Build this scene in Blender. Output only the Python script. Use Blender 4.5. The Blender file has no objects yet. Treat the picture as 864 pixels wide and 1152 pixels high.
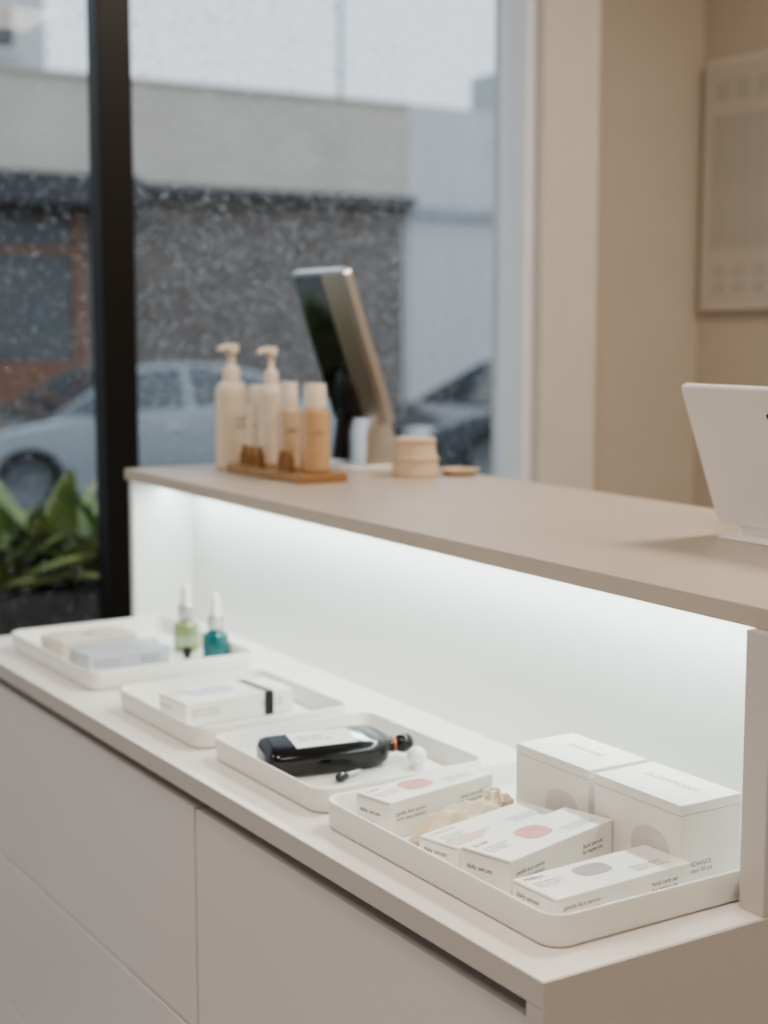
import bpy, bmesh, math, random
import numpy as np
from mathutils import Vector, Matrix, Euler
random.seed(4)
scene = bpy.context.scene
COL = scene.collection

# ---------------------------------------------------------------- materials
def mat(name, color, rough=0.5, metal=0.0, var=0.0, vscale=8.0, bump=0.0, bscale=200.0,
        emis=None, estr=0.0, trans=0.0, ior=1.45, coat=0.0, sss=0.0, spec=0.5):
    m = bpy.data.materials.new(name); m.use_nodes = True
    nt = m.node_tree; b = nt.nodes["Principled BSDF"]
    b.inputs["Base Color"].default_value = (*color, 1)
    b.inputs["Roughness"].default_value = rough
    b.inputs["Metallic"].default_value = metal
    b.inputs["IOR"].default_value = ior
    b.inputs["Transmission Weight"].default_value = trans
    b.inputs["Coat Weight"].default_value = coat
    b.inputs["Specular IOR Level"].default_value = spec
    if emis:
        b.inputs["Emission Color"].default_value = (*emis, 1)
        b.inputs["Emission Strength"].default_value = estr
    tc = nt.nodes.new("ShaderNodeTexCoord")
    if var > 0:
        n = nt.nodes.new("ShaderNodeTexNoise"); n.inputs["Scale"].default_value = vscale
        n.inputs["Detail"].default_value = 4
        r = nt.nodes.new("ShaderNodeValToRGB")
        r.color_ramp.elements[0].position = 0.3; r.color_ramp.elements[1].position = 0.7
        r.color_ramp.elements[0].color = (*[c*(1-var) for c in color], 1)
        r.color_ramp.elements[1].color = (*[min(1, c*(1+var)) for c in color], 1)
        nt.links.new(tc.outputs["Object"], n.inputs["Vector"])
        nt.links.new(n.outputs["Fac"], r.inputs["Fac"])
        nt.links.new(r.outputs["Color"], b.inputs["Base Color"])
    if bump > 0:
        n2 = nt.nodes.new("ShaderNodeTexNoise"); n2.inputs["Scale"].default_value = bscale
        bp = nt.nodes.new("ShaderNodeBump"); bp.inputs["Strength"].default_value = bump
        bp.inputs["Distance"].default_value = 0.002
        nt.links.new(tc.outputs["Object"], n2.inputs["Vector"])
        nt.links.new(n2.outputs["Fac"], bp.inputs["Height"])
        nt.links.new(bp.outputs["Normal"], b.inputs["Normal"])
    return m

def wood_mat(name, c1, c2, scale=12):
    m = bpy.data.materials.new(name); m.use_nodes = True
    nt = m.node_tree; b = nt.nodes["Principled BSDF"]; b.inputs["Roughness"].default_value = 0.45
    tc = nt.nodes.new("ShaderNodeTexCoord"); mp = nt.nodes.new("ShaderNodeMapping")
    mp.inputs["Scale"].default_value = (6, 1, 6)
    w = nt.nodes.new("ShaderNodeTexWave"); w.inputs["Scale"].default_value = scale
    w.inputs["Distortion"].default_value = 5; w.inputs["Detail"].default_value = 3
    r = nt.nodes.new("ShaderNodeValToRGB")
    r.color_ramp.elements[0].color = (*c1, 1); r.color_ramp.elements[1].color = (*c2, 1)
    nt.links.new(tc.outputs["Object"], mp.inputs["Vector"]); nt.links.new(mp.outputs["Vector"], w.inputs["Vector"])
    nt.links.new(w.outputs["Fac"], r.inputs["Fac"]); nt.links.new(r.outputs["Color"], b.inputs["Base Color"])
    return m

M = {}
M['wall'] = mat("wall_paint", (0.58, 0.515, 0.44), 0.8, var=0.02, bump=0.05)
M['wall_light'] = mat("pier_paint", (0.68, 0.635, 0.575), 0.7, var=0.02, bump=0.05)
M['ceil'] = mat("ceiling_paint", (0.75, 0.73, 0.70), 0.9, var=0.02)
M['floor'] = mat("floor_concrete", (0.33, 0.30, 0.28), 0.4, var=0.12, vscale=3)
M['trimwhite'] = mat("white_trim_paint", (0.86, 0.88, 0.90), 0.45, var=0.01)
M['black'] = mat("black_window_frame", (0.006, 0.005, 0.005), 0.4, var=0.1)
M['cab'] = mat("cabinet_lacquer", (0.74, 0.70, 0.68), 0.42, var=0.012, vscale=3, bump=0.02)
M['edge'] = mat("counter_edge_shaded", (0.58, 0.54, 0.505), 0.42, var=0.012, vscale=3, bump=0.02)  # lacquer darkened so its colour carries the shade on upright counter faces
M['top'] = mat("counter_laminate", (0.84, 0.80, 0.76), 0.38, var=0.012, vscale=5, bump=0.02)
M['ledge'] = mat("ledge_laminate", (0.50, 0.43, 0.36), 0.38, var=0.02, vscale=6, bump=0.03, bscale=400)
M['niche'] = mat("niche_panel_white", (0.80, 0.80, 0.785), 0.35, var=0.008, vscale=4)
M['gap'] = mat("shadow_gap_grey", (0.18, 0.165, 0.155), 0.7, var=0.05)
M['tray'] = mat("tray_white_plastic", (0.84, 0.825, 0.785), 0.38, var=0.01, bump=0.02)
M['card'] = mat("carton_white", (0.83, 0.805, 0.765), 0.5, var=0.012, vscale=20, bump=0.02)
M['card_cream'] = mat("carton_cream", (0.70, 0.62, 0.54), 0.5, var=0.012, vscale=20)
M['card_grey'] = mat("carton_grey_blue", (0.50, 0.52, 0.56), 0.4, var=0.02, vscale=20)
M['ink'] = mat("print_ink_grey", (0.08, 0.075, 0.075), 0.6, var=0.05)
M['ink_light'] = mat("print_ink_light", (0.20, 0.19, 0.185), 0.6, var=0.05)
M['ink_faint'] = mat("print_ink_silver", (0.40, 0.39, 0.38), 0.5, var=0.05)
M['pink'] = mat("print_pink", (0.68, 0.32, 0.29), 0.6, var=0.10, vscale=60)
M['pinkl'] = mat("print_pale_pink", (0.72, 0.46, 0.42), 0.6, var=0.10, vscale=60)
M['greyspot'] = mat("print_grey", (0.38, 0.355, 0.355), 0.6, var=0.1, vscale=60)
M['palespot'] = mat("print_pale_grey", (0.66, 0.63, 0.60), 0.5, var=0.03, vscale=60)
M['lilac'] = mat("print_lilac", (0.50, 0.43, 0.55), 0.4, var=0.1, vscale=60)
M['blackgloss'] = mat("black_gloss_plastic", (0.008, 0.008, 0.010), 0.16, var=0.1, coat=0.3)
M['blackmatte'] = mat("black_rubber", (0.01, 0.01, 0.012), 0.4, var=0.1)
M['white'] = mat("white_plastic", (0.84, 0.83, 0.81), 0.3, var=0.01)
M['orange'] = mat("copper_ring", (0.45, 0.12, 0.06), 0.35, metal=0.3, var=0.05)
M['silver'] = mat("silver_metal", (0.70, 0.69, 0.67), 0.28, metal=1.0, var=0.03)
M['painted_reflection'] = mat("painted_beige_reflection", (0.60, 0.52, 0.42), 0.22, metal=0.8, var=0.04)  # beige tone stands in for a reflection on the screen back
M['greenglass'] = mat("green_serum", (0.33, 0.42, 0.20), 0.15, var=0.1, vscale=30, coat=0.6)
M['tealglass'] = mat("teal_serum", (0.01, 0.13, 0.14), 0.12, var=0.1, vscale=30, coat=0.8)
M['labelw'] = mat("label_paper", (0.82, 0.83, 0.82), 0.6, var=0.02)
M['labelg'] = mat("label_pale_green", (0.50, 0.56, 0.40), 0.5, var=0.02)
M['creamb'] = mat("cream_bottle_plastic", (0.74, 0.64, 0.52), 0.35, var=0.02)
M['peachb'] = mat("peach_bottle_plastic", (0.56, 0.36, 0.21), 0.25, var=0.03, coat=0.4)
M['peachc'] = mat("peach_liquid_bottle", (0.60, 0.45, 0.31), 0.15, var=0.05, coat=0.6)
M['capb'] = mat("cream_cap", (0.78, 0.69, 0.58), 0.4, var=0.02)
M['wood'] = wood_mat("oak_wood", (0.28, 0.15, 0.065), (0.40, 0.23, 0.11))
M['amber'] = mat("amber_glass", (0.26, 0.13, 0.05), 0.2, var=0.1, coat=0.5)
M['tan'] = mat("tan_ceramic", (0.68, 0.54, 0.40), 0.45, var=0.03)
M['darkback'] = mat("glossy_dark_glass", (0.012, 0.013, 0.015), 0.06, var=0.1, coat=1.0, spec=1.0)
M['cloth'] = mat("cream_cotton", (0.74, 0.63, 0.47), 0.9, var=0.05, vscale=60, bump=0.4, bscale=900)
M['tablet'] = mat("white_tablet_shell", (0.80, 0.775, 0.75), 0.4, var=0.01)
M['poster'] = mat("poster_paper", (0.58, 0.54, 0.49), 0.7, var=0.02)
M['posterd'] = mat("poster_print", (0.50, 0.47, 0.43), 0.7, var=0.05)
M['posterl'] = mat("poster_light", (0.66, 0.61, 0.55), 0.7, var=0.02)
M['led'] = mat("led_diffuser", (0.9, 0.95, 0.95), 0.5, emis=(0.80, 1.0, 0.98), estr=5.0)
# outside
M['asphalt'] = mat("wet_asphalt", (0.13, 0.135, 0.14), 0.3, var=0.2, vscale=2)
M['walk'] = mat("sidewalk_concrete", (0.34, 0.34, 0.335), 0.5, var=0.12, vscale=3)
M['band'] = mat("stucco_parapet", (0.56, 0.51, 0.445), 0.9, var=0.1, vscale=1.2)
M['band2'] = mat("stucco_parapet_light", (0.62, 0.62, 0.61), 0.9, var=0.06, vscale=1.2)
M['brickdark'] = mat("dark_facade", (0.19, 0.167, 0.152), 0.8, var=0.18, vscale=2.0)
M['roll'] = mat("roller_door", (0.64, 0.64, 0.64), 0.6, var=0.05)
M['awn'] = mat("dark_awning", (0.08, 0.08, 0.085), 0.7, var=0.1)
M['woodframe'] = wood_mat("brown_storefront_wood", (0.22, 0.11, 0.07), (0.28, 0.155, 0.10), 3)
M['darkglass'] = mat("dark_storefront_glass", (0.12, 0.125, 0.13), 0.15, var=0.1)
M['bldw'] = mat("white_building", (0.55, 0.545, 0.54), 0.8, var=0.04)
M['pole'] = mat("pole_grey", (0.42, 0.44, 0.46), 0.7, var=0.1)
M['planter'] = mat("dark_planter", (0.06, 0.06, 0.062), 0.6, var=0.15)
M['soil'] = mat("soil", (0.03, 0.022, 0.015), 0.95, var=0.3, vscale=40)
M['carsilver'] = mat("car_paint_silver", (0.33, 0.36, 0.375), 0.25, metal=0.4, var=0.02, coat=1.0)
M['cardark'] = mat("car_paint_dark", (0.055, 0.062, 0.073), 0.2, metal=0.4, var=0.02, coat=1.0)
M['carglass'] = mat("car_glass", (0.07, 0.08, 0.09), 0.05, var=0.02, coat=1.0)
M['tyre'] = mat("tyre_rubber", (0.04, 0.04, 0.04), 0.8, var=0.1)
M['alloy'] = mat("alloy_wheel", (0.17, 0.18, 0.19), 0.4, metal=0.5, var=0.3, vscale=12)
M['tail'] = mat("tail_lamp", (0.35, 0.02, 0.02), 0.2, var=0.05)

lm = bpy.data.materials.new("leaf_green"); lm.use_nodes = True
nt = lm.node_tree; b = nt.nodes["Principled BSDF"]; b.inputs["Roughness"].default_value = 0.45
tc = nt.nodes.new("ShaderNodeTexCoord"); n = nt.nodes.new("ShaderNodeTexNoise"); n.inputs["Scale"].default_value = 9
r = nt.nodes.new("ShaderNodeValToRGB")
r.color_ramp.elements[0].color = (0.10, 0.19, 0.07, 1); r.color_ramp.elements[1].color = (0.44, 0.50, 0.18, 1)
r.color_ramp.elements[0].position = 0.35; r.color_ramp.elements[1].position = 0.65
nt.links.new(tc.outputs["Object"], n.inputs["Vector"]); nt.links.new(n.outputs["Fac"], r.inputs["Fac"])
nt.links.new(r.outputs["Color"], b.inputs["Base Color"]); M['leaf'] = lm

gm = bpy.data.materials.new("window_glass"); gm.use_nodes = True
nt = gm.node_tree
for x in list(nt.nodes): nt.nodes.remove(x)
o = nt.nodes.new("ShaderNodeOutputMaterial"); mx = nt.nodes.new("ShaderNodeMixShader")
t = nt.nodes.new("ShaderNodeBsdfTransparent"); t.inputs["Color"].default_value = (0.95, 0.96, 0.97, 1)
g = nt.nodes.new("ShaderNodeBsdfGlossy"); g.inputs["Roughness"].default_value = 0.02
fr = nt.nodes.new("ShaderNodeFresnel"); fr.inputs["IOR"].default_value = 1.35
nt.links.new(fr.outputs[0], mx.inputs[0]); nt.links.new(t.outputs[0], mx.inputs[1]); nt.links.new(g.outputs[0], mx.inputs[2])
nt.links.new(mx.outputs[0], o.inputs[0]); M['glass'] = gm
dm = bpy.data.materials.new("rain_water"); dm.use_nodes = True
nt = dm.node_tree
for x in list(nt.nodes): nt.nodes.remove(x)
o = nt.nodes.new("ShaderNodeOutputMaterial"); g = nt.nodes.new("ShaderNodeBsdfGlass")
g.inputs["IOR"].default_value = 1.33; g.inputs["Roughness"].default_value = 0.0
nt.links.new(g.outputs[0], o.inputs[0]); M['water'] = dm

# ---------------------------------------------------------------- helpers
def empty(name, loc=(0, 0, 0), rot=(0, 0, 0)):
    e = bpy.data.objects.new(name, None); e.empty_display_size = 0.05
    e.location = loc; e.rotation_euler = rot; COL.objects.link(e); return e

def link(name, me, mats, parent=None, loc=(0, 0, 0), rot=(0, 0, 0), smooth=False):
    if not isinstance(mats, (list, tuple)): mats = [mats]
    for m_ in mats: me.materials.append(m_)
    ob = bpy.data.objects.new(name, me); COL.objects.link(ob)
    ob.location = loc; ob.rotation_euler = rot
    if parent: ob.parent = parent
    if smooth:
        for p in me.polygons: p.use_smooth = True
    return ob

def box(name, x0, x1, y0, y1, z0, z1, m, parent=None, bev=0.0, seg=2):
    cx, cy, cz = (x0+x1)/2, (y0+y1)/2, (z0+z1)/2
    bm = bmesh.new(); bmesh.ops.create_cube(bm, size=1)
    bmesh.ops.scale(bm, vec=(x1-x0, y1-y0, z1-z0), verts=bm.verts)
    if bev > 0:
        bmesh.ops.bevel(bm, geom=bm.edges[:], offset=bev, segments=seg, profile=0.5, affect='EDGES')
    me = bpy.data.meshes.new(name); bm.to_mesh(me); bm.free()
    return link(name, me, m, parent, (cx, cy, cz))

def lathe(name, prof, m, parent=None, loc=(0, 0, 0), rot=(0, 0, 0), n=40, sx=1, sy=1):
    bm = bmesh.new(); rings = []
    for (rr, z) in prof:
        if rr < 1e-6: rings.append([bm.verts.new((0, 0, z))])
        else: rings.append([bm.verts.new((sx*rr*math.cos(2*math.pi*i/n), sy*rr*math.sin(2*math.pi*i/n), z)) for i in range(n)])
    for a, c in zip(rings[:-1], rings[1:]):
        if len(a) == 1 and len(c) == 1: continue
        if len(a) == 1:
            for i in range(n): bm.faces.new((a[0], c[(i+1) % n], c[i]))
        elif len(c) == 1:
            for i in range(n): bm.faces.new((a[i], a[(i+1) % n], c[0]))
        else:
            for i in range(n): bm.faces.new((a[i], a[(i+1) % n], c[(i+1) % n], c[i]))
    bmesh.ops.recalc_face_normals(bm, faces=bm.faces[:])
    me = bpy.data.meshes.new(name); bm.to_mesh(me); bm.free()
    ob = link(name, me, m, parent, loc, rot, smooth=True)
    md = ob.modifiers.new("es", 'EDGE_SPLIT'); md.split_angle = math.radians(38)
    return ob

def rrect(hx, hy, r, n=7):
    pts = []
    for (sx, sy, a0) in ((1, 1, 0), (-1, 1, 90), (-1, -1, 180), (1, -1, 270)):
        for i in range(n+1):
            a = math.radians(a0+90*i/n)
            pts.append((sx*(hx-r)+r*math.cos(a), sy*(hy-r)+r*math.sin(a)))
    return pts

def loft(name, loops, m, parent=None, loc=(0, 0, 0), rot=(0, 0, 0), cap0=True, cap1=True, smooth=True, ang=38):
    bm = bmesh.new(); L = [[bm.verts.new(p) for p in lp] for lp in loops]; n = len(L[0])
    for a, c in zip(L[:-1], L[1:]):
        for i in range(n): bm.faces.new((a[i], a[(i+1) % n], c[(i+1) % n], c[i]))
    if cap0: bm.faces.new(L[0][::-1])
    if cap1: bm.faces.new(L[-1])
    bmesh.ops.recalc_face_normals(bm, faces=bm.faces[:])
    me = bpy.data.meshes.new(name); bm.to_mesh(me); bm.free()
    ob = link(name, me, m, parent, loc, rot, smooth=smooth)
    if smooth:
        md = ob.modifiers.new("es", 'EDGE_SPLIT'); md.split_angle = math.radians(ang)
    return ob

def text(s, size, parent, loc, rot, m, name="printed_text", align='LEFT', bold=0.0):
    cu = bpy.data.curves.new(name, 'FONT'); cu.body = s; cu.size = size; cu.align_x = align
    cu.resolution_u = 3; cu.offset = bold
    tmp = bpy.data.objects.new("tmp", cu); COL.objects.link(tmp)
    bpy.context.view_layer.update()
    dg = bpy.context.evaluated_depsgraph_get()
    me = bpy.data.meshes.new_from_object(tmp.evaluated_get(dg))
    bpy.data.objects.remove(tmp)
    me.materials.clear()
    return link(name, me, m, parent, loc, rot)

def disc(name, rx, ry, m, parent, loc, rot=(0, 0, 0), power=2.0, n=40):
    bm = bmesh.new(); vs = []
    for i in range(n):
        a = 2*math.pi*i/n; c, s = math.cos(a), math.sin(a)
        vs.append(bm.verts.new((rx*math.copysign(abs(c)**(2/power), c), ry*math.copysign(abs(s)**(2/power), s), 0)))
    bm.faces.new(vs)
    me = bpy.data.meshes.new(name); bm.to_mesh(me); bm.free()
    return link(name, me, m, parent, loc, rot)

def tray(name, x0, x1, y0, y1, z0, h=0.028, r=0.022, w=0.0035):
    hx, hy = (x1-x0)/2, (y1-y0)/2
    def lp(dx, z, rr): return [(p[0], p[1], z) for p in rrect(hx-dx, hy-dx, rr)]
    loops = [lp(0.006, 0, r-0.004), lp(0.003, 0.0012, r-0.002), lp(0.001, 0.005, r), lp(0, h-0.001, r), lp(0.0008, h, r-0.0005),
             lp(w-0.0008, h, r-w), lp(w, h-0.001, r-w), lp(w+0.001, 0.007, r-w), lp(w+0.003, 0.004, r-w-0.002), lp(w+0.007, 0.003, r-w-0.005)]
    return loft(name, loops, M['tray'], None, ((x0+x1)/2, (y0+y1)/2, z0), ang=60)

# ---------------------------------------------------------------- room shell
XR, YW = 2.96, 3.10
box("floor", -2.2, XR+0.1, -2.6, YW+0.1, -0.1, 0.0, M['floor'])
box("ceiling", -2.2, XR+0.1, -2.6, YW+0.1, 2.8, 2.9, M['ceil'])
box("wall_right", XR, XR+0.1, -2.6, YW, 0, 2.8, M['wall'])
box("wall_left", -2.3, -2.2, -2.6, YW+0.1, 0, 2.8, M['wall'])
box("wall_back", -2.2, XR, -2.7, -2.6, 0, 2.8, M['wall'])
box("wall_front", 2.35, XR+0.1, YW, YW+0.1, 0, 2.8, M['wall'])
box("wall_pier", 2.262, 2.43, 2.90, YW-0.0005, 0, 2.8, M['wall_light'])
box("trim_1", 2.235, 2.2615, 2.935, 3.04, 0, 2.8, M['trimwhite'], bev=0.003)
box("baseboard_right", XR-0.012, XR, -2.6, YW, 0, 0.1, M['trimwhite'])
w1 = empty("window_1", (0, 0, 0))
box("mullion", 1.178, 1.252, 2.975, 3.035, 0.0, 2.8, M['black'], w1, 0.003)
box("bottom_rail", -2.2, 2.235, 2.98, 3.04, 0.0, 0.12, M['black'], w1, 0.003)
box("top_rail", -2.2, 2.235, 2.98, 3.04, 2.70, 2.8, M['black'], w1, 0.003)
box("side_mullion", -0.6, -0.52, 2.975, 3.035, 0.0, 2.8, M['black'], w1, 0.003)
me = bpy.data.meshes.new("glass_pane")
me.from_pydata([(-2.2, 3.01, 0.1), (2.235, 3.01, 0.1), (2.235, 3.01, 2.72), (-2.2, 3.01, 2.72)], [], [(0, 1, 2, 3)])
link("glass_pane", me, M['glass'], w1)
bm = bmesh.new(); bmesh.ops.create_icosphere(bm, subdivisions=1, radius=1)
bv = np.array([v.co[:] for v in bm.verts]); bf = [[v.index for v in f.verts] for f in bm.faces]; bm.free()
V, F = [], []
rs = np.random.RandomState(3); nd = 0
while nd < 20000:
    x = rs.uniform(0.55, 2.22); z = rs.uniform(0.75, 2.25)
    if 1.16 < x < 1.27: continue
    keep = 0.5 if x > 1.95 else 1.0
    if x < 1.15: keep = 0.4
    if z > 1.85: keep *= 0.8
    if rs.rand() > keep: continue
    s = 0.0009+0.0018*rs.rand()**2
    sc = np.array([s*rs.uniform(.9, 1.1), s*0.6, s*rs.uniform(.9, 1.15)])
    base = len(V)
    V.extend((bv*sc+np.array([x, 3.0105+s*0.3, z])).tolist())
    F.extend([[i+base for i in f] for f in bf]); nd += 1
me = bpy.data.meshes.new("raindrops"); me.from_pydata(V, [], F)
link("raindrops", me, M['water'], w1, smooth=True)

# ---------------------------------------------------------------- reception counter
rc = empty("reception_counter")
CT = 0.896
YN, YF = 0.885, 2.415
ctop = box("countertop", 0.70, 1.13, YN+0.0015, YF, CT-0.024, CT, M['top'], rc, 0.0012)
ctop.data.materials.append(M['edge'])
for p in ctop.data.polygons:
    if p.normal.z < 0.3: p.material_index = 1  # side faces take the colour with shade painted in
box("end_panel_near", 0.7005, 1.13, YN, YN+0.022, 0.0, CT-0.0012, M['edge'], rc, 0.0005)
box("end_panel_far", 0.712, 1.13, YF-0.022, YF-0.0005, 0.0, CT-0.024, M['cab'], rc, 0.001)
box("carcass", 0.735, 1.13, YN+0.022, YF-0.022, 0.08, CT-0.024, M['gap'], rc)
box("plinth", 0.77, 1.13, YN+0.022, YF-0.022, 0.0, 0.08, M['gap'], rc)
ys = [(YN+0.025, 1.548), (1.552, YF-0.024)]
zs = [(0.09, 0.333), (0.337, 0.574), (0.578, 0.850)]
k = 0
for (a, c) in ys:
    for (d, e) in zs:
        k += 1
        box(f"drawer_front_{k}", 0.712, 0.735, a, c, d, e, M['cab'], rc, 0.0012)
box("desk_body_lower", 1.13, 1.38, YN, YF, 0.0, CT, M['cab'], rc)
ub = empty("upper_unit", (0.992, 2.420, 0.0), (0, 0, math.radians(-1.5))); ub.parent = rc
LEN = 1.535
box("niche_back_panel", 0.112, 0.132, -LEN, -0.005, CT, 1.1440, M['niche'], ub)
box("niche_end_near", -0.012, 0.112, -LEN, -LEN+0.030, CT, 1.1440, M['edge'], ub, 0.001)
box("niche_end_far", 0.004, 0.112, -0.025, -0.005, CT, 1.1440, M['niche'], ub, 0.001)
box("desk_body_upper", 0.132, 0.39, -LEN, -0.01, CT, 1.1440, M['cab'], ub)
box("transaction_ledge", -0.002, 0.462, -LEN-0.012, 0.0, 1.1440, 1.163, M['ledge'], ub, 0.0012)
box("led_channel", 0.056, 0.078, -LEN+0.032, -0.027, 1.138, 1.144, M['silver'], ub)
box("led_diffuser", 0.058, 0.076, -LEN+0.033, -0.028, 1.1365, 1.138, M['led'], ub)
ld = bpy.data.lights.new("led_strip_light", 'AREA'); ld.shape = 'RECTANGLE'
ld.size = 0.016; ld.size_y = 1.44; ld.energy = 2.6; ld.color = (0.84, 1.0, 0.98)
lo = bpy.data.objects.new("led_strip_light", ld); COL.objects.link(lo); lo.parent = ub
lo.location = (0.067, -LEN/2, 1.1355)

# ---------------------------------------------------------------- trays
tray("product_tray", 0.745, 1.010, 1.965, 2.315, CT+0.0003)
tray("product_tray.001", 0.745, 0.965, 1.615, 1.870, CT+0.0003)
tray("product_tray.002", 0.748, 0.968, 1.325, 1.585, CT+0.0003)
tray("product_tray.003", 0.738, 1.012, 0.922, 1.302, CT+0.0003, h=0.030)
TF = CT+0.0037

# ---------------------------------------------------------------- cartons
def carton(name, c, L, W, H, rz, mt=None, spot=None, spotpos=(0, 0), spotsize=(0.016, 0.010), tilt=(0, 0), title="SKIN CARE", big=False, tc='ink'):
    e = empty(name, c, (math.radians(tilt[0]), math.radians(tilt[1]), math.radians(rz)))
    mt = mt or M['card']
    box("carton_body", -L/2, L/2, -W/2, W/2, 0, H, mt, e, 0.0009, 2)
    z = H+0.00025
    if spot: disc("printed_spot", spotsize[0], spotsize[1], spot, e, (spotpos[0], spotpos[1], z), power=3)
    if big:
        text(title, 0.012, e, (0.002, 0, z), (0, 0, math.radians(-90)), M['ink_faint'], align='CENTER')
        box("lid_line", -L/2-0.0002, L/2+0.0002, -W/2-0.0002, W/2+0.0002, H-0.010, H-0.0095, M['ink_faint'], e)
        disc("printed_spot", 0.020, 0.026, M['palespot'], e, (-L/2-0.0003, -W/2+0.040, H*0.34), (0, math.radians(-90), 0), power=2.2)
        text("RADIANCE\ncream 50 ml", 0.0062, e, (-L/2+0.008, -W/2-0.0003, H*0.22), (math.radians(90), 0, 0), M['ink_light'])
    else:
        box("lid_seam", -L/2-0.0001, -L/2+0.0006, -W/2+0.002, W/2-0.002, H-0.0028, H-0.0023, M['ink_light'], e)
        text(title, 0.0070, e, (-L/2+0.006, W/2-0.011, z), (0, 0, 0), M[tc])
        text("gentle formula for\nevery day skin\n30 ml  1.0 fl oz", 0.0048, e, (-L/2+0.006, W/2-0.021, z), (0, 0, 0), M['ink_light'])
        text("directions: apply daily\nto clean dry skin and\nmassage until absorbed", 0.0044, e, (L/2-0.056, -W/2+0.020, z), (0, 0, 0), M['ink_light'])
        text("gentle face serum\nwith rose extract", 0.0058, e, (-L/2+0.008, -W/2-0.0003, H*0.60), (math.radians(90), 0, 0), M['ink_light'])
        text("facial care set\nfor home use", 0.0058, e, (L/2-0.048, -W/2-0.0003, H*0.56), (math.radians(90), 0, 0), M['ink'])
        text("daily serum", 0.0064, e, (-L/2-0.0003, W/2-0.006, H*0.55), (math.radians(90), 0, math.radians(-90)), M['ink'])
        text("for all skin", 0.005, e, (-L/2-0.0003, W/2-0.006, H*0.28), (math.radians(90), 0, math.radians(-90)), M['ink_light'])
    return e

carton("skincare_carton", (0.959, 1.030, TF), 0.075, 0.120, 0.076, 0, title="GLOWPOINT", big=True)
carton("skincare_carton.001", (0.960, 1.158, TF), 0.075, 0.116, 0.076, 0, title="SKINCARE", big=True)
carton("skincare_carton.002", (0.836, 1.254, TF), 0.148, 0.050, 0.038, 11, spot=M['pink'], spotpos=(-0.012, 0.004), spotsize=(0.019, 0.014), title="CALM")
carton("skincare_carton.003", (0.838, 1.068, TF+0.0003), 0.156, 0.056, 0.038, 15, spot=M['pink'], spotpos=(-0.002, 0.006), spotsize=(0.019, 0.014), title="BLUSH")
carton("skincare_carton.004", (0.842, 0.982, TF), 0.158, 0.058, 0.028, 2.5, spot=M['greyspot'], spotpos=(-0.006, 0.008), spotsize=(0.019, 0.012), title="PEBBLE")
c5 = carton("skincare_carton.005", (0.834, 1.138, TF), 0.148, 0.050, 0.028, 13, title="PURE ROSE", tc='pink')
for i in range(4):
    box(f"pink_stripe_{i}", -0.071, -0.010-0.008*i, -0.008-0.004*i, -0.006-0.004*i, 0.0281, 0.0283, M['pinkl'], c5)
c2 = carton("skincare_carton.006", (0.852, 1.750, TF), 0.158, 0.075, 0.031, 3, spot=M['lilac'], spotpos=(-0.018, 0.010), spotsize=(0.032, 0.018), title="MASK SET")
box("black_band", 0.036, 0.049, -0.0381, 0.0381, 0.0001, 0.0316, M['blackmatte'], c2)
carton("skincare_carton.007", (0.836, 2.200, TF), 0.125, 0.078, 0.030, 6, mt=M['card_cream'], spot=M['greyspot'], spotsize=(0.012, 0.009), title="CLEANSE")
carton("skincare_carton.008", (0.840, 2.085, TF), 0.130, 0.075, 0.030, 2, mt=M['card_grey'], spot=M['lilac'], spotsize=(0.03, 0.015), title="HYDRATE")

# cotton pouch
bm = bmesh.new(); nx, ny = 48, 26
hx, hy = 0.062, 0.0175
def pz(u, v):
    prof = (max(0, 1-abs(u)**4)*max(0, 1-abs(v)**3))**0.6
    wr = 0.0026*math.sin(u*9+v*4)+0.0018*math.sin(v*13-u*5)
    return 0.0260*prof+wr*prof
tp = [[bm.verts.new((hx*(2*i/nx-1)*(1+0.04*math.sin(j*0.7)), hy*(2*j/ny-1)*(1+0.1*math.sin(i*0.35)), 0.0006+pz(2*i/nx-1, 2*j/ny-1))) for j in range(ny+1)] for i in range(nx+1)]
for i in range(nx):
    for j in range(ny): bm.faces.new((tp[i][j], tp[i+1][j], tp[i+1][j+1], tp[i][j+1]))
me = bpy.data.meshes.new("pouch"); bm.to_mesh(me); bm.free()
pe = empty("cotton_pouch", (0.842, 1.1965, TF), (0, 0, math.radians(12)))
pb = link("pouch_body", me, M['cloth'], pe, smooth=True)
sm = pb.modifiers.new("sol", 'SOLIDIFY'); sm.thickness = 0.0005; sm.offset = 1
def tube(name, pts, r, m, parent=None, loc=(0, 0, 0)):
    cu = bpy.data.curves.new(name, 'CURVE'); cu.dimensions = '3D'; cu.bevel_depth = r; cu.bevel_resolution = 4
    sp = cu.splines.new('BEZIER'); sp.bezier_points.add(len(pts)-1)
    for bp_, p in zip(sp.bezier_points, pts):
        bp_.co = p; bp_.handle_left_type = bp_.handle_right_type = 'AUTO'
    cu.materials.append(m)
    ob = bpy.data.objects.new(name, cu); COL.objects.link(ob); ob.location = loc
    if parent: ob.parent = parent
    return ob
tube("drawstring", [(0.045, -0.014, 0.024), (0.05, -0.006, 0.029), (0.056, 0.004, 0.032), (0.048, 0.010, 0.031), (0.042, 0.002, 0.030), (0.046, 0.012, 0.024)], 0.0015, M['cloth'], pe)
loops = []
for (x, wy, h_) in [(0.036, 0.012, 0.022), (0.040, 0.009, 0.025), (0.046, 0.012, 0.029), (0.056, 0.016, 0.033), (0.060, 0.0155, 0.033)]:
    loops.append([(x, wy*math.cos(2*math.pi*i/20), h_-0.010+0.006*math.sin(2*math.pi*i/20)*(1+0.3*math.sin(i*2.2))) for i in range(20)])
loft("gathered_neck", loops, M['cloth'], pe)

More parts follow.
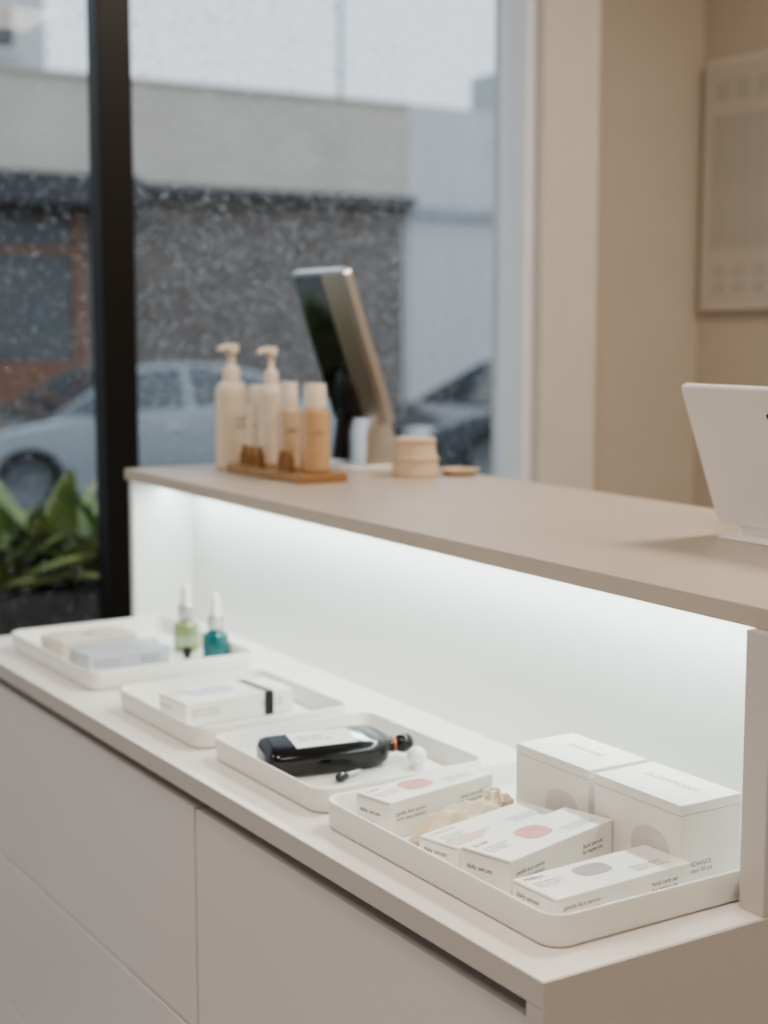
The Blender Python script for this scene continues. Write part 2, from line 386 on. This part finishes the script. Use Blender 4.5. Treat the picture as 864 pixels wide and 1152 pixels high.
# ---------------------------------------------------------------- black flat bottle in tray
be = empty("black_lotion_bottle", (0.846, 1.468, TF+0.0035), (math.radians(11), 0, math.radians(-8)))
loops = []
for (x, wy, hz) in [(-0.084, 0.018, 0.008), (-0.0825, 0.024, 0.0115), (-0.079, 0.0285, 0.0145), (-0.072, 0.031, 0.016), (-0.02, 0.032, 0.0165), (0.036, 0.032, 0.0165), (0.052, 0.0300, 0.016), (0.061, 0.025, 0.0140), (0.067, 0.016, 0.011), (0.070, 0.011, 0.0098)]:
    loops.append([(x, p[0], p[1]+0.017) for p in rrect(wy, hz, min(wy, hz)*0.80)])
loft("bottle_body", loops, M['blackgloss'], be, ang=50)
box("label", -0.050, 0.024, -0.0185, 0.0185, 0.0332, 0.0339, M['labelw'], be, 0.0002)
text("body gloss\nafter care oil", 0.0075, be, (-0.042, 0.004, 0.03405), (0, 0, 0), M['ink'])
lathe("neck", [(0, 0), (0.0095, 0), (0.0095, 0.004), (0.008, 0.005), (0.008, 0.010), (0, 0.010)], M['blackgloss'], be, (0.069, 0, 0.015), (0, math.radians(90), 0))
lathe("copper_ring", [(0.0076, 0.0), (0.0096, 0.0), (0.0096, 0.003), (0.0076, 0.003)], M['orange'], be, (0.076, 0, 0.015), (0, math.radians(90), 0))
lathe("round_cap", [(0, -0.012), (0.006, -0.011), (0.010, -0.007), (0.012, 0), (0.010, 0.007), (0.006, 0.011), (0, 0.012)], M['blackgloss'], be, (0.091, 0, 0.015), (0, math.radians(90), 0))
def bulb(name, loc, r, m):
    e = empty(name, loc)
    pr = [(0, 0), (r*0.62, 0), (r*0.62, r*0.5)]
    for i in range(1, 12):
        a = math.radians(-50+140*i/11); pr.append((r*math.cos(a), r*1.25+r*math.sin(a)))
    pr[-1] = (0, r*2.25)
    lathe("bulb_body", pr, m, e, n=28)
    return e
bulb("white_dropper_cap", (0.926, 1.408, TF), 0.0115, M['white'])
bulb("black_dropper_cap", (0.938, 1.540, TF), 0.0085, M['blackgloss'])
d1 = empty("glass_pipette", (0.826, 1.410, TF), (0, 0, math.radians(20)))
lathe("pipette_bulb", [(0, -0.006), (0.004, -0.005), (0.005, 0), (0.0045, 0.006), (0.0045, 0.009), (0, 0.009)], M['blackgloss'], d1, (0, 0, 0.0052), (0, math.radians(90), 0), n=20)
lathe("pipette_tube", [(0, 0.009), (0.002, 0.009), (0.002, 0.030), (0.001, 0.036), (0, 0.036)], M['silver'], d1, (0, 0, 0.0052), (0, math.radians(90), 0), n=16)

def dropper(name, loc, m, r=0.0185, hb=0.046):
    e = empty(name, loc)
    lathe("glass_body", [(0, 0), (r-0.002, 0), (r, 0.002), (r, hb-0.008), (r*0.93, hb-0.004), (r*0.6, hb), (r*0.48, hb+0.003), (r*0.48, hb+0.006), (0, hb+0.006)], m, e)
    lathe("label", [(r+0.0002, 0.010), (r+0.0003, 0.010), (r+0.0003, hb*0.55), (r+0.0002, hb*0.55)], M['labelg'] if 'green' in name else M['tealglass'], e)
    lathe("silver_collar", [(0, hb+0.004), (r*0.62, hb+0.004), (r*0.64, hb+0.006), (r*0.64, hb+0.026), (r*0.56, hb+0.027), (0, hb+0.027)], M['silver'], e)
    lathe("rubber_bulb", [(0, hb+0.027), (r*0.46, hb+0.027), (r*0.42, hb+0.033), (r*0.36, hb+0.046), (r*0.28, hb+0.054), (r*0.12, hb+0.058), (0, hb+0.059)], M['white'], e)
    return e
dropper("green_dropper_bottle", (0.974, 2.140, TF), M['greenglass'], r=0.020)
dropper("teal_dropper_bottle", (0.986, 2.060, TF), M['tealglass'], r=0.020, hb=0.042)
bulb("black_dropper_cap.001", (0.930, 2.170, TF), 0.008, M['blackgloss'])
bulb("black_dropper_cap.002", (0.950, 2.085, TF), 0.008, M['blackgloss'])

# ---------------------------------------------------------------- bottles on ledge
LZ = 1.1632
wt = empty("wooden_bottle_stand", (1.157, 2.150, LZ), (0, 0, math.radians(0)))
box("stand_base", -0.042, 0.042, -0.128, 0.128, 0, 0.014, M['wood'], wt, 0.002)
TZ = LZ+0.0142
def pump_bottle(name, loc, r, hb, ht, mb, mc, rz=0):
    e = empty(name, loc, (0, 0, math.radians(rz)))
    lathe("bottle_body", [(0, 0), (r-0.003, 0), (r, 0.003), (r, hb*0.86), (r*0.94, hb*0.92), (r*0.78, hb*0.965), (r*0.5, hb), (0, hb)], mb, e)
    lathe("screw_collar", [(0, hb), (r*0.52, hb), (r*0.52, hb+0.018), (r*0.42, hb+0.022), (r*0.30, hb+0.024), (r*0.24, hb+0.026), (r*0.24, ht-0.014), (0, ht-0.014)], mc, e)
    lathe("pump_head", [(0, ht-0.016), (r*0.42, ht-0.016), (r*0.46, ht-0.004), (r*0.38, ht), (0, ht)], mc, e)
    loops = []
    for (x, hh, zc) in [(0, 0.0048, ht-0.006), (-0.014, 0.0046, ht-0.006), (-0.024, 0.004, ht-0.007), (-0.030, 0.0032, ht-0.0095)]:
        loops.append([(x, p[0], zc+p[1]) for p in rrect(0.0055, hh, 0.0022, 3)])
    loft("pump_spout", loops, mc, e)
    text("hand\nwash", 0.012, e, (-r*0.75, -r-0.0005, hb*0.55), (math.radians(90), 0, 0), M['ink_light'])
    return e
def cap_bottle(name, loc, r, hb, ht, mb, mc):
    e = empty(name, loc)
    lathe("bottle_body", [(0, 0), (r-0.003, 0), (r, 0.003), (r, hb*0.9), (r*0.93, hb*0.96), (r*0.7, hb), (0, hb)], mb, e)
    lathe("cap", [(0, hb), (r*0.74, hb), (r*0.74, ht-0.002), (r*0.68, ht), (0, ht)], mc, e)
    text("tonic", 0.010, e, (-r*0.8, -r-0.0005, hb*0.6), (math.radians(90), 0, 0), M['ink_light'])
    return e
pump_bottle("lotion_pump_bottle", (1.150, 2.326, LZ), 0.0285, 0.150, 0.212, M['creamb'], M['capb'], 20)
pump_bottle("lotion_pump_bottle.001", (1.166, 2.212, TZ), 0.0225, 0.133, 0.194, M['creamb'], M['capb'], 20)
cap_bottle("toner_bottle", (1.155, 2.132, TZ), 0.0195, 0.100, 0.138, M['peachc'], M['capb'])
cap_bottle("toner_bottle.001", (1.164, 2.062, TZ), 0.0235, 0.100, 0.138, M['peachb'], M['capb'])
cap_bottle("toner_bottle.002", (1.160, 2.2555, TZ), 0.0155, 0.100, 0.130, M['creamb'], M['capb'])
for i, yy in enumerate([2.232, 2.205, 2.178, 2.100, 2.080]):
    e = empty("amber_sample_vial" + ("" if i == 0 else f".{i:03d}"), (1.1255, yy, TZ))
    rr = 0.0085
    lathe("vial_body", [(0, 0), (rr, 0), (rr, 0.020), (rr*0.6, 0.024), (0, 0.024)], M['amber'], e, n=20)
    lathe("vial_cap", [(0, 0.024), (rr*0.7, 0.024), (rr*0.7, 0.032), (0, 0.032)], M['wood'], e, n=20)
js = empty("stacked_paper_cups", (1.341, 2.046, LZ))
prof = [(0, 0), (0.036, 0), (0.038, 0.002), (0.0365, 0.026), (0.0385, 0.027), (0.0385, 0.031), (0.035, 0.032), (0.032, 0.054), (0.034, 0.055), (0.034, 0.061), (0.030, 0.062), (0, 0.060)]
lathe("cup_stack", prof, M['tan'], js)
ds = empty("shallow_dish", (1.410, 2.020, LZ))
lathe("dish_body", [(0, 0), (0.024, 0), (0.030, 0.006), (0.034, 0.010), (0.032, 0.010), (0.028, 0.006), (0.022, 0.003), (0, 0.003)], M['tan'], ds)

# ---------------------------------------------------------------- POS terminal
pt = empty("point_of_sale_terminal", (1.362, 2.250, LZ))
sc = empty("screen_tilt", (0.008, 0, 0.076), (0, math.radians(-19.2), 0)); sc.parent = pt
def yz_slab(name, x0, x1, hy_, z0, z1, r, m, parent, edge=0.0015, yc=0.0):
    zc, hz = (z0+z1)/2, (z1-z0)/2
    loops = []
    for (x, d) in [(x0, edge), (x0+edge, 0), (x1-edge, 0), (x1, edge)]:
        loops.append([(x, yc+p[0], zc+p[1]) for p in rrect(hy_-d, hz-d, r-d)])
    return loft(name, loops, m, parent)
yz_slab("screen_shell", -0.008, 0.008, 0.092, 0, 0.276, 0.012, M['silver'], sc, 0.002)
yz_slab("dark_glass", -0.0092, -0.0078, 0.0475, 0.007, 0.269, 0.006, M['darkback'], sc, 0.0003, yc=0.037)
yz_slab("reflection_strip", -0.0092, -0.0078, 0.033, 0.007, 0.269, 0.006, M['painted_reflection'], sc, 0.0003, yc=-0.046)  # strip coloured as the beige reflection beside the dark glass
yz_slab("touch_screen", 0.0076, 0.0086, 0.084, 0.008, 0.268, 0.008, M['blackgloss'], sc, 0.0003)
lathe("black_hinge", [(0, -0.016), (0.016, -0.013), (0.030, -0.005), (0.033, 0.0), (0.033, 0.004), (0, 0.004)], M['blackmatte'], sc, (-0.0105, 0.014, 0.050), (0, math.radians(90), 0), sx=1.45, sy=0.85)
lathe("cable_arm", [(0, 0), (0.012, 0), (0.012, 0.09), (0, 0.09)], M['blackmatte'], pt, (-0.028, 0.030, 0.010), (0, math.radians(8), 0), n=20)
loops = []
for (z, hx_, hy_, xo) in [(0.004, 0.034, 0.044, 0.010), (0.006, 0.032, 0.042, 0.010), (0.060, 0.028, 0.040, 0.008), (0.084, 0.018, 0.038, 0.004)]:
    loops.append([(p[0]+xo, p[1]-0.018, z) for p in rrect(hx_, hy_, 0.010, 4)])
loft("metal_neck", loops, M['silver'], pt)
loops = []
for (z, d) in [(0.0, 0.001), (0.001, 0), (0.004, 0), (0.005, 0.001)]:
    loops.append([(p[0]-0.010, p[1], z) for p in rrect(0.058-d, 0.078-d, 0.012, 4)])
loft("foot_plate", loops, M['white'], pt)

# ---------------------------------------------------------------- white tablet on stand
tb = empty("tablet_stand", (1.258, 1.150, LZ), (0, 0, 0))
box("foot_plate", -0.030, 0.090, -0.085, 0.095, 0, 0.003, M['tablet'], tb, 0.001)
tt = empty("tablet_tilt", (0.0, 0, 0.003), (0, math.radians(-22), 0)); tt.parent = tb
yz_slab("tablet_shell", 0.0, 0.009, 0.122, 0.010, 0.184, 0.006, M['tablet'], tt, 0.002)
yz_slab("tablet_screen", 0.0086, 0.0094, 0.114, 0.018, 0.176, 0.004, M['blackgloss'], tt, 0.0002)
box("support_neck", 0.002, 0.010, -0.080, 0.090, -0.001, 0.012, M['tablet'], tt, 0.001)
disc("rear_camera", 0.0035, 0.0035, M['blackgloss'], tt, (-0.0004, -0.004, 0.152), (0, math.radians(-90), 0))

# ---------------------------------------------------------------- poster on right wall
ps = empty("framed_poster", (XR, 2.74, 1.45))
box("poster_frame", -0.022, -0.001, -0.33, 0.33, 0, 0.66, M['posterl'], ps, 0.003)
box("poster_sheet", -0.0235, -0.0215, -0.31, 0.31, 0.02, 0.64, M['poster'], ps)
for r_ in range(2):
    for i in range(8):
        y_ = -0.28+i*0.073
        box(f"swatch_{r_}_{i}", -0.0245, -0.0232, y_, y_+0.045, 0.045+r_*0.045, 0.075+r_*0.045, M['posterd'], ps)
for i in range(8):
    y_ = -0.28+i*0.073
    box(f"swatch_top_{i}", -0.0245, -0.0232, y_, y_+0.05, 0.545, 0.60, M['posterd'], ps)
for i in range(12):
    y_ = -0.29+i*0.0488
    box(f"poster_column_{i}", -0.0245, -0.0232, y_, y_+0.044, 0.16, 0.51, M['posterd'], ps)

# ---------------------------------------------------------------- exterior
GZ = -0.30
FB = 18.0
box("sidewalk", -25, 40, YW+0.1, 8.5, GZ-0.2, GZ+0.12, M['walk'])
box("street", -40, 60, 8.5, 17.0, GZ-0.2, GZ, M['asphalt'])
box("far_sidewalk", -40, 60, 17.0, FB-0.06, GZ-0.2, GZ+0.12, M['walk'])
sb = empty("street_building")
XS = 11.65
box("lower_facade", -8, XS, FB+0.1, FB+6, GZ, 3.2, M['brickdark'], sb)
box("parapet", -8, XS, FB, FB+6, 3.2, 4.46, M['band'], sb)
box("parapet_cap", -8.05, XS, FB-0.05, FB+0.3, 4.46, 4.50, M['band'], sb)
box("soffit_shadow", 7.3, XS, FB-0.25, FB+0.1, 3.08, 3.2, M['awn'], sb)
box("storefront_awning", 2.0, 7.3, FB-0.9, FB+0.1, 2.85, 3.2, M['awn'], sb)
for i, x in enumerate([3.2, 4.7, 6.2]):
    box(f"shop_glass_{i}", x-0.55, x+0.55, FB+0.02, FB+0.08, 0.6, 2.7, M['darkglass'], sb)
    box(f"shop_frame_l_{i}", x-0.68, x-0.55, FB-0.02, FB+0.1, 0.3, 2.8, M['woodframe'], sb)
    box(f"shop_frame_r_{i}", x+0.55, x+0.68, FB-0.02, FB+0.1, 0.3, 2.8, M['woodframe'], sb)
    box(f"shop_frame_b_{i}", x-0.68, x+0.68, FB-0.04, FB+0.1, 0.0, 1.0, M['woodframe'], sb)
    box(f"shop_frame_m_{i}", x-0.55, x+0.55, FB-0.02, FB+0.1, 2.3, 2.4, M['woodframe'], sb)
nb = empty("neighbouring_building")
box("upper_wall", XS+0.01, 26, FB, FB+6, 3.1, 4.50, M['band2'], nb)
box("header", XS+0.01, 26, FB-0.03, FB+0.3, 2.98, 3.12, M['pole'], nb)
box("lower_wall", XS+0.01, 26, FB+0.14, FB+6, GZ, 3.0, M['roll'], nb)
for i in range(22):
    box(f"door_slat_{i}", 11.75, 15.2, FB+0.10, FB+0.145, GZ+i*0.15, GZ+0.145+i*0.15, M['roll'], nb, 0.005)
rt = empty("rooftop_unit", (14.9, 20.0, 4.502))
box("unit_body", -0.5, 0.5, -0.4, 0.4, 0.2, 0.9, M['pole'], rt, 0.03)
box("unit_leg_1", -0.45, -0.38, -0.35, -0.28, 0, 0.2, M['pole'], rt); box("unit_leg_2", 0.38, 0.45, -0.35, -0.28, 0, 0.2, M['pole'], rt)
box("unit_duct", 0.1, 0.4, -0.2, 0.2, 0.9, 1.2, M['pole'], rt, 0.03)
tb2 = empty("two_storey_building")
box("block", -6, 9.35, 26, 34, GZ, 9.5, M['bldw'], tb2)
box("ledge_course", -6.1, 9.45, 25.80, 26.1, 5.45, 5.85, M['bldw'], tb2)
for i in range(4):
    box(f"upper_window_{i}", 7.75-i*2.4, 8.75-i*2.4, 25.93, 26.02, 6.15, 6.85, M['darkglass'], tb2)
    box(f"window_sill_{i}", 7.65-i*2.4, 8.85-i*2.4, 25.88, 26.02, 6.05, 6.15, M['band2'], tb2)
up = empty("utility_pole", (14.4, 24.5, GZ))
lathe("pole_shaft", [(0, 0), (0.06, 0), (0.05, 9.5), (0, 9.5)], M['pole'], up, n=16)
box("cross_arm", -0.9, 0.9, -0.05, 0.05, 8.4, 8.55, M['pole'], up)

def car(name, x0, y0, paint):
    e = empty(name, (x0, y0, GZ))
    W_ = 1.78
    def arc(cx, r, n=10): return [(cx+r*math.cos(math.pi-math.pi*i/n), 0.30+r*math.sin(math.pi-math.pi*i/n)) for i in range(n+1)]
    prof = [(0.06, 0.26)] + [(0.50, 0.22)] + arc(0.92, 0.36) + [(1.4, 0.20), (3.15, 0.20)] + arc(3.60, 0.36) + [(4.1, 0.24), (4.42, 0.30), (4.48, 0.55), (4.45, 0.86), (4.32, 0.98), (3.9, 1.01), (3.4, 0.97), (1.9, 0.93), (1.25, 0.90), (0.7, 0.80), (0.25, 0.68), (0.04, 0.55), (0.0, 0.42)]
    bm = bmesh.new()
    rows = []
    for (y, s) in [(0.0, 0.93), (0.06, 1.0), (0.14, 1.0), (W_-0.14, 1.0), (W_-0.06, 1.0), (W_, 0.93)]:
        row = []
        for (x, z) in prof:
            zz = z if z < 0.6 else 0.6+(z-0.6)*(s if s < 1 else 1)
            xx = 2.24+(x-2.24)*(0.985 if s < 1 else 1)
            row.append(bm.verts.new((xx, y, zz)))
        rows.append(row)
    n = len(prof)
    for a, c in zip(rows[:-1], rows[1:]):
        for i in range(n): bm.faces.new((a[i], a[(i+1) % n], c[(i+1) % n], c[i]))
    f0 = bm.faces.new(rows[0]); f1 = bm.faces.new(rows[-1][::-1])
    bmesh.ops.triangulate(bm, faces=[f0, f1])
    bmesh.ops.recalc_face_normals(bm, faces=bm.faces[:])
    me = bpy.data.meshes.new("car_body"); bm.to_mesh(me); bm.free()
    link("car_body", me, paint, e)
    bm = bmesh.new()
    pr = [(1.15, 0.90, 0.08), (1.95, 1.33, 0.26), (2.35, 1.38, 0.28), (2.95, 1.37, 0.28), (3.35, 1.28, 0.26), (4.02, 1.0, 0.10), ]
    A = [bm.verts.new((x, i, z)) for (x, z, i) in pr]; B = [bm.verts.new((x, W_-i, z)) for (x, z, i) in pr]
    mid = 2.55
    a_lo = bm.verts.new((mid, 0.07, 0.94)); b_lo = bm.verts.new((mid, W_-0.07, 0.94))
    a_hi = bm.verts.new((mid, 0.28, 1.382)); b_hi = bm.verts.new((mid, W_-0.28, 1.382))
    glass = []
    glass.append(bm.faces.new((A[0], A[1], A[2], a_hi, a_lo))); glass.append(bm.faces.new((a_lo, a_hi, A[3], A[4], A[5])))
    glass.append(bm.faces.new((b_lo, b_hi, B[2], B[1], B[0]))); glass.append(bm.faces.new((B[5], B[4], B[3], b_hi, b_lo)))
    glass.append(bm.faces.new((A[0], B[0], B[1], A[1]))); glass.append(bm.faces.new((A[4], B[4], B[5], A[5])))
    bm.faces.new((A[1], B[1], B[2], A[2])); bm.faces.new((A[2], B[2], b_hi, a_hi)); bm.faces.new((a_hi, b_hi, B[3], A[3])); bm.faces.new((A[3], B[3], B[4], A[4]))
    bm.faces.new((A[0], a_lo, A[5], B[5], b_lo, B[0]))
    bmesh.ops.recalc_face_normals(bm, faces=bm.faces[:])
    bmesh.ops.inset_individual(bm, faces=glass, thickness=0.045, depth=-0.005)
    for f in glass: f.material_index = 1
    me = bpy.data.meshes.new("car_cabin"); bm.to_mesh(me); bm.free()
    link("car_cabin", me, [paint, M['carglass']], e)
    for i, (cx, cy, fl) in enumerate([(0.92, 0.02, 1), (3.60, 0.02, 1), (0.92, W_-0.24, -1), (3.60, W_-0.24, -1)]):
        lathe(f"wheel_{i}", [(0, 0.02), (0.19, 0.02), (0.21, 0.0), (0.31, 0.0), (0.33, 0.03), (0.33, 0.19), (0.31, 0.22), (0, 0.22)], M['tyre'], e, (cx, cy, 0.33), (math.radians(-90), 0, 0))
        lathe(f"alloy_{i}", [(0, 0.004), (0.06, 0.004), (0.07, 0.012), (0.17, 0.010), (0.18, 0.004), (0.205, 0.004), (0.205, 0.02), (0, 0.02)], M['alloy'], e, (cx, cy if fl > 0 else cy+0.20, 0.33), (math.radians(-90), 0, 0), n=30)
    box("side_mirror", 1.55, 1.75, -0.12, 0.06, 0.93, 1.04, paint, e, 0.03)
    box("head_lamp", 0.06, 0.38, 0.02, 0.30, 0.56, 0.68, M['white'], e, 0.03)
    box("tail_lamp", 4.30, 4.47, 0.03, 0.35, 0.72, 0.86, M['tail'], e, 0.02)
    box("door_handle_1", 2.25, 2.42, -0.02, 0.02, 0.80, 0.83, M['silver'], e, 0.005); box("door_handle_2", 3.15, 3.32, -0.02, 0.02, 0.80, 0.83, M['silver'], e, 0.005)
    return e
car("car", 3.45, 12.9, M['carsilver'])
car("car.001", 8.45, 12.9, M['cardark'])

# planter + plants outside the window
pl = empty("planter_box", (1.45, 4.05, GZ+0.121))
PH = 0.70-(GZ+0.12)
box("planter_wall_front", -1.6, 1.0, -0.24, -0.20, 0, PH, M['planter'], pl, 0.004)
box("planter_wall_rear", -1.6, 1.0, 0.20, 0.24, 0, PH, M['planter'], pl, 0.004)
box("planter_wall_l", -1.6, -1.56, -0.20, 0.20, 0, PH, M['planter'], pl, 0.004)
box("planter_wall_r", 0.96, 1.0, -0.20, 0.20, 0, PH, M['planter'], pl, 0.004)
box("planter_soil", -1.56, 0.96, -0.20, 0.20, 0, PH-0.03, M['soil'], pl)
def plant(name, loc, nl, L, W):
    bm = bmesh.new()
    for i in range(nl):
        az = i*2.399+random.uniform(-.2, .2); el = math.radians(84-58*(i/nl)+random.uniform(-6, 6)); ll = L*random.uniform(.75, 1.1)
        prev = None; N = 9; p = Vector((0.012*math.cos(az), 0.012*math.sin(az), 0)); e_ = el
        for j in range(N+1):
            t_ = j/N; w_ = W*(math.sin(math.pi*min(1, 0.12+t_*0.88))**0.8)*(1 if t_ < 1 else 0)+0.001
            d = Vector((math.cos(az)*math.cos(e_), math.sin(az)*math.cos(e_), math.sin(e_)))
            side = Vector((-math.sin(az), math.cos(az), 0)); up_ = d.cross(side)*-1
            vs = [bm.verts.new(p-side*w_+up_*w_*0.35), bm.verts.new(p), bm.verts.new(p+side*w_+up_*w_*0.35)]
            if prev:
                bm.faces.new((prev[0], prev[1], vs[1], vs[0])); bm.faces.new((prev[1], prev[2], vs[2], vs[1]))
            prev = vs; p = p+d*(ll/N); e_ -= math.radians(4.5)
    me = bpy.data.meshes.new(name); bm.to_mesh(me); bm.free()
    return link(name, me, M['leaf'], pl, loc, smooth=True)
for i, (x, y, s) in enumerate([(0.55, 4.0, .9), (0.95, 4.08, 1.0), (1.20, 3.98, 1.05), (1.44, 4.06, 1.2), (1.64, 3.98, 1.0), (1.95, 4.05, .8), (2.25, 4.0, .75)]):
    plant(f"broadleaf_plant_{i+1}", (x-1.45, y-4.05, PH-0.035), 28, 0.33*s, 0.042*s)

# ---------------------------------------------------------------- lights
def area(name, loc, size, energy, color, rot=(0, 0, 0), sy=None):
    l = bpy.data.lights.new(name, 'AREA'); l.energy = energy; l.color = color; l.size = size
    if sy: l.shape = 'RECTANGLE'; l.size_y = sy
    ob = bpy.data.objects.new(name, l); COL.objects.link(ob); ob.location = loc; ob.rotation_euler = rot
    return ob
for i, (x, y, en) in enumerate([(0.0, 0.4, 20), (2.0, 1.3, 29), (-0.9, 1.8, 16), (0.5, -1.2, 12), (2.2, -0.8, 14)]):
    f = empty("ceiling_panel_light" + ("" if i == 0 else f".{i:03d}"), (x, y, 2.8))
    box("light_trim", -0.27, 0.27, -0.27, 0.27, -0.012, -0.0005, M['white'], f, 0.003)
    a = area("panel_lamp", (0, 0, -0.014), 0.5, en, (1.0, 0.89, 0.77)); a.parent = f

# world : overcast sky
w = bpy.data.worlds.new("overcast_sky"); scene.world = w; w.use_nodes = True
nt = w.node_tree; bg = nt.nodes["Background"]
tc = nt.nodes.new("ShaderNodeTexCoord"); sx = nt.nodes.new("ShaderNodeSeparateXYZ"); rp = nt.nodes.new("ShaderNodeValToRGB")
rp.color_ramp.elements[0].position = 0.0; rp.color_ramp.elements[0].color = (0.66, 0.73, 0.79, 1)
rp.color_ramp.elements[1].position = 0.6; rp.color_ramp.elements[1].color = (0.64, 0.74, 0.84, 1)
nt.links.new(tc.outputs["Generated"], sx.inputs[0]); nt.links.new(sx.outputs["Z"], rp.inputs["Fac"])
nt.links.new(rp.outputs["Color"], bg.inputs["Color"]); bg.inputs["Strength"].default_value = 1.5

try:
    scene.view_settings.look = 'AgX - Medium High Contrast'
except Exception:
    pass

# ---------------------------------------------------------------- camera
cd = bpy.data.cameras.new("camera"); cam = bpy.data.objects.new("camera", cd); COL.objects.link(cam)
cam.location = (0, 0, 1.40); cam.rotation_euler = (math.radians(90-6.91), 0, math.radians(-32.05))
cd.sensor_fit = 'VERTICAL'; cd.sensor_height = 36; cd.lens = 53.1
cd.dof.use_dof = True; cd.dof.focus_distance = 1.38; cd.dof.aperture_fstop = 4.0
cd.clip_start = 0.05; cd.clip_end = 300
scene.camera = cam
